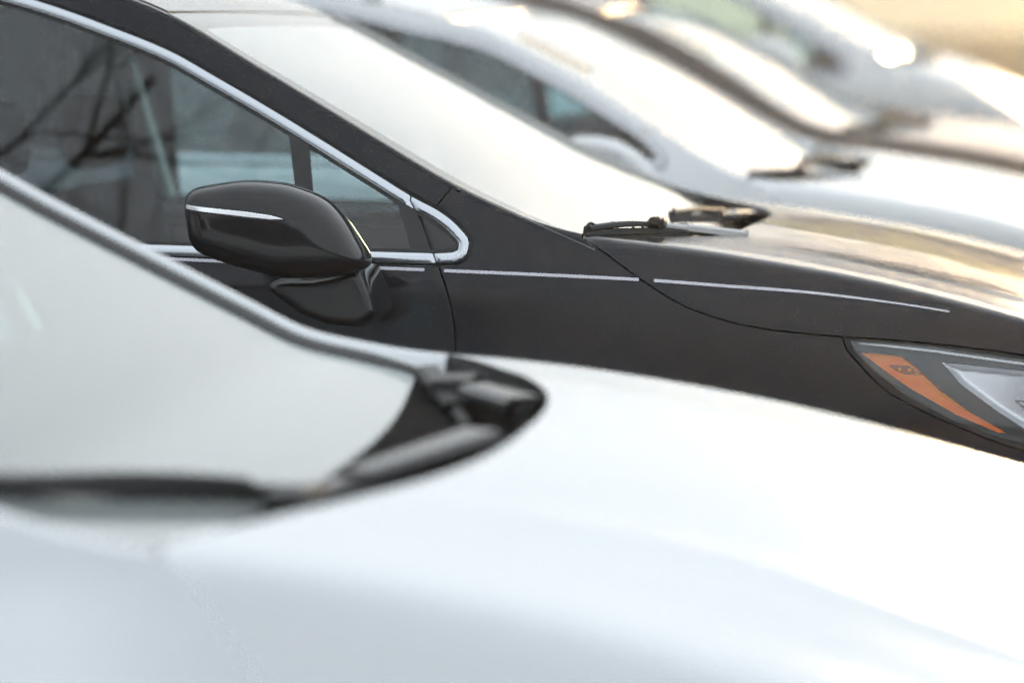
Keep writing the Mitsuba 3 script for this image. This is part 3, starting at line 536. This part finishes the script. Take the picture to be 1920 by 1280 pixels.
    if style == 'pinstripe':
        pin = curve([(-1.95, 1.128), (-1.54, 1.1155), (-1.421, 1.112), (-1.022, 1.0985), (-0.86, 1.0885), (-0.721, 1.0795), (-0.56, 1.062), (-0.435, 1.0435)], 160)
        for x0, x1 in ((-1.95, -1.428), (-1.400, -1.022), (-0.997, -0.436)):
            q = pin[(pin[:, 0] >= x0) & (pin[:, 0] <= x1)]
            for o in (-0.00150, 0.00150):
                taper = np.clip((q[-1, 0] - q[:, 0]) / 0.35, 0.25, 1) if x1 > -0.5 else np.ones(len(q)); ln = q + np.stack([0 * taper, o * taper], 1)
                put('pinstripe', panel(LineString(ln).buffer(0.00115, cap_style='flat'), 0.008, off=0.0018, d=0.0016, gap=0, r=0.0002), 'pinstripe_white', 40, True)
    if style in ('sticker', 'rails', 'brown'):
        st = sbox(-0.80, 0.56, -0.62, 0.78).buffer(-0.01).buffer(0.01); put('windshield__sticker', screen_poly(st, 0.04, -0.002), 'sticker_paper')
    return parts

# ------------------------------------------------------------------ the row of cars
def ground_z(y): y = np.maximum(np.asarray(y, float), -10); return 0.022 * (sp(y - 8.5, 0.5) - sp(6.4 - y, 0.4))
ROLE = {k: k for k in ('rubber', 'trim_black', 'chrome', 'frit', 'cowl_plastic', 'interior_black', 'leather', 'belt_webbing', 'lamp_housing', 'lamp_silver', 'lamp_bowl', 'satin_steel', 'amber', 'amber_bright', 'amber_dark', 'bright_chrome', 'tail_red', 'tyre_rubber', 'alloy', 'sticker_paper', 'mirror_silver', 'pinstripe_white')}
ROLE.update(tint='glass_tinted', tint_rear='glass_dark', screen='glass_clear', lens='glass_lens', headliner='interior_grey', dash='interior_black', wiper_arm='satin_steel', led_strip='bright_chrome', glassy='chrome', seal_screen='seal_grey', rail='satin_steel')
def make_car(key, parts, yc, dx, ratio, roles, label, wy=1.0, mirror_shift=(0, 0, 1.0), sag=0.0, soft=0.0, belt=0.0, nose=1.0):
    R = PCH(*np.array(ratio, float).T); xs = (ratio[0][0], ratio[-1][0]); roll = (0.045 if yc < 6 else 0.022) if abs(yc - 8) > 1 else 0.0; gz = float(ground_z(yc)) + (0.012 if yc < 6 else 0)
    role = {**ROLE, **roles}
    for name, ((v, f), r, smooth) in parts.items():
        v = np.array(v, float); z = v[:, 2]
        if name.startswith('door_mirror'): v = (v - [-1.52, -0.93, 1.10]) * mirror_shift[2] * [1, 1, 1] + [-1.52, -0.93, 1.10] if np.mean(v[:, 1]) < 0 else (v - [-1.52, 0.93, 1.10]) * mirror_shift[2] + [-1.52, 0.93, 1.10]; v[:, 0] += mirror_shift[0]; v[:, 2] += mirror_shift[1]; z = v[:, 2]
        if soft and not name.startswith('wheel'):
            e = E(np.clip(v[:, 0], -4.7, 0.3)); v[:, 0] -= 0.16 * np.clip((-1.17 - v[:, 0]) / 0.2, 0, 1) * np.clip((e - z - 0.01) / 0.06, 0, 1) * np.clip((np.abs(v[:, 1]) - 0.6) / 0.1, 0, 1) * (not name.startswith(('windshield', 'wiper', 'cowl')))
        if soft and not name.startswith('wheel'): t = np.clip((z - 0.84) / 0.33, 0, 1) if not name.startswith(('windshield', 'cowl', 'wiper')) else np.ones(len(z)); v[:, 1] -= np.sign(v[:, 1]) * soft * t * t * (3 - 2 * t) * np.clip(np.abs(v[:, 1]) / 0.7, 0, 1)
        if not name.startswith('wheel'): v[:, 2] = np.where(z > 0.36, 0.36 + (z - 0.36) * R(np.clip(v[:, 0], *xs)), z)
        if sag and not name.startswith('wheel'):
            e = 0.36 + (E(np.clip(v[:, 0], -4.7, 0.3)) - 0.36) * R(np.clip(v[:, 0], *xs)); t = np.clip((np.abs(v[:, 1]) - 0.72) / 0.1, 0, 1) * np.clip((v[:, 0] + 1.25) / 0.2, 0, 1)
            v[:, 2] -= sag * t * np.tanh(np.clip(e - 0.012 - v[:, 2], 0, 9) / 0.07)
        if belt and not name.startswith('wheel'):
            e = 0.36 + (E(np.clip(v[:, 0], -4.7, 0.3)) - 0.36) * R(np.clip(v[:, 0], *xs)); u = np.clip((v[:, 2] - 0.7) / (e - 0.7), 0, 1)
            v[:, 2] += belt * 4 * u * (1 - u) * np.clip((np.abs(v[:, 1]) - 0.55) / 0.1, 0, 1) * np.clip((-1.15 - v[:, 0]) / 0.3, 0, 1)
        v[:, 1] *= wy; v[:, 0] += dx
        if nose != 1: v[:, 0] = np.where(v[:, 0] > -1.25, -1.25 + (v[:, 0] + 1.25) * nose, v[:, 0]) if not name.startswith('wheel') else v[:, 0] - 0.4 * (v[:, 0] > -1.5)
        y, z = v[:, 1].copy(), v[:, 2].copy(); v[:, 1] = yc + y * math.cos(roll) - z * math.sin(roll); v[:, 2] = gz + y * math.sin(roll) + z * math.cos(roll)
        scene[f'{key}__{name}'] = mikit.ply((v, f), role[r], smooth=smooth)
    labels[key] = {'label': label, 'category': 'car', 'group': 'cars parked side by side in a row'}

white = dict(paint='paint_white', hood='paint_white', mirror_paint='paint_white')
fine = build_car_parts(0.016, 0.0022, 'pinstripe')
make_car('parked_car', fine, 8.06, 0.0, [(-4.7, 1), (0.3, 1)], dict(paint='paint_charcoal', hood='paint_charcoal_hood', mirror_paint='paint_gloss_black'),
         'charcoal crossover with chrome window trim, white pinstripe and glossy black mirror, between two white cars')
plain = build_car_parts(0.02, 0.0, 'plain', 0.030, 0.024, 0.05, -0.865)
make_car('parked_car_001', plain, 5.03, 0.0, [(-4.7, 0.86), (-1.886, 0.87), (-1.722, 0.855), (-1.556, 0.84), (-1.439, 0.828), (-1.355, 0.817), (-1.25, 0.828), (-1.041, 0.845), (-0.867, 0.842), (-0.526, 0.822), (-0.257, 0.79), (0.3, 0.75)],
         {**white, 'screen': 'glass_dusty', 'frit': 'cowl_plastic'}, 'white car nearest the camera, its hood and black wipers filling the lower half', 1.155, sag=0.10, soft=0.16, mirror_shift=(-0.22, 0, 1.0))
rails = build_car_parts(0.03, 0.002, 'rails', 0.05, 0.012)
make_car('parked_car_002', rails, 10.81, 0.0, [(-4.7, 0.95), (-2.4, 0.955), (-2.053, 0.968), (-1.936, 0.99), (-1.832, 1.013), (-1.7, 1.022), (-1.58, 1.026), (-1.432, 1.02), (-1.287, 1.0), (-1.172, 0.975), (-1.074, 0.967), (0.3, 0.965)],
         {**white, 'chrome': 'paint_pearl'}, 'white crossover with pale roof rail and white mirror, right behind the charcoal one', mirror_shift=(0.17, -0.035, 0.72), belt=0.08)
sticker = build_car_parts(0.03, 0.002, 'brown', 0.04, 0.012)
make_car('parked_car_003', sticker, 13.5, 0.0, [(-4.7, 0.95), (-2.018, 0.955), (-1.772, 0.995), (-1.605, 0.997), (-1.48, 0.993), (-1.354, 0.976), (-1.229, 0.96), (-1.107, 0.963), (0.3, 0.96)],
         dict(paint='paint_brown', hood='paint_brown', mirror_paint='chrome'), 'brown car with silver window trim, between two white cars further back', belt=-0.08)
make_car('parked_car_004', {k: q for k, q in sticker.items() if 'sticker' not in k}, 16.2, 0.0, [(-4.7, 1.1), (-1.709, 1.115), (-1.488, 1.138), (-1.343, 1.145), (-1.161, 1.143), (0.3, 1.12)],
         white, 'tall white car at the far end of the row, hazy in the glare', nose=0.55)

# ------------------------------------------------------------------ ground, bank, tree
gx, gy = np.meshgrid(np.linspace(-115, 115, 60), np.concatenate([np.linspace(-50, 0, 20), np.linspace(1, 30, 60), np.linspace(32, 125, 60)]), indexing='ij')
scene['parking_lot'] = mikit.ply(tri(*grid(np.stack([gx, gy, ground_z(np.minimum(gy, 78))], -1))), 'asphalt', smooth=True)
labels['parking_lot'] = {'label': 'pale sunlit asphalt of the parking lot beyond the cars', 'category': 'ground', 'kind': 'structure'}
bx, bt = np.meshgrid(np.linspace(-110, 110, 160), np.linspace(0, 1, 24), indexing='ij')
by = 72 + 24 * bt; bz = float(ground_z(72)) - 0.05 + 2.6 * (bt * bt * (3 - 2 * bt)) + 0.35 * (meshkit.fbm(np.stack([bx * 0.3, by * 0.3, 0 * bx], -1)) - 0.5) * np.minimum(bt * 4, 1)
scene['grass_bank'] = mikit.ply(tri(*grid(np.stack([bx, by, bz], -1))), 'dry_grass', smooth=True)
labels['grass_bank'] = {'label': 'tan dry grass bank along the far edge of the lot', 'category': 'bank', 'kind': 'structure'}

def bare_tree(key, base, height, seed, lean, label, limbs=8, depth=4, h0=2.11, r0=0.05):
    rng = np.random.default_rng(seed); trunk, crown = MB(), MB()
    def limb(p, d, L, r, depth):
        n = 6; pts = [np.array(p, float)]; dd = np.array(d, float)
        for i in range(n):
            dd = dd + rng.normal(0, 0.13, 3) + np.array([0, 0, 0.03]); dd /= np.linalg.norm(dd); pts.append(pts[-1] + dd * L / n)
        rr = np.linspace(r, r * 0.55, n + 1); crown.add(*tube(pts, rr, 6 if r > 0.012 else 4))
        if depth == 0: return
        for k in range(rng.integers(3, 5)):
            i = rng.integers(2, n + 1); a = rng.normal(0, 1, 3); a -= a.dot(dd) * dd; a /= np.linalg.norm(a)
            nd = dd * 0.75 + a * rng.uniform(0.45, 0.95); limb(pts[i], nd / np.linalg.norm(nd), L * rng.uniform(0.5, 0.75), rr[i] * rng.uniform(0.5, 0.7), depth - 1)
    base = np.array(base, float); tp = [base + [0.03 * math.sin(i), 0.02 * i, h0 * i / 5 - 0.1] for i in range(6)]
    trunk.add(*tube(tp, np.linspace(0.13, 0.095, 6), 12)); top = np.array(tp[-1])
    for k in range(limbs):
        a = k * 2.4 + rng.uniform(-0.3, 0.3); d = np.array([math.cos(a), math.sin(a), rng.uniform(0.25, 0.9)]) + lean; d /= np.linalg.norm(d)
        limb(top - [0, 0, rng.uniform(0, 0.4)], d, height * rng.uniform(0.32, 0.42), r0, depth)
    scene[key + '__trunk'] = mikit.ply(trunk.get(), 'bark', smooth=True); scene[key + '__crown'] = mikit.ply(crown.get(), 'bark', smooth=True)
    labels[key] = {'label': label, 'category': 'tree'}
bare_tree('bare_tree', (-5.6, 4.4, 0), 6.6, 5, np.array([0.75, 0.0, 0.0]), 'bare leafless tree whose branches show in the charcoal car window')

# ------------------------------------------------------------------ hazy air
scene['haze_air'] = {'type': 'homogeneous', 'albedo': rgb(0.97, 0.97, 0.96), 'sigma_t': 0.0016, 'phase': {'type': 'hg', 'g': 0.92}}
scene['haze'] = {'type': 'cube', 'to_world': T().translate([0, 40, 4.3]).scale([125, 95, 6.1]), 'bsdf': {'type': 'null'}, 'interior': {'type': 'ref', 'id': 'haze_air'}}
labels['haze'] = {'label': 'warm haze in the air over the whole lot', 'category': 'haze', 'kind': 'stuff'}
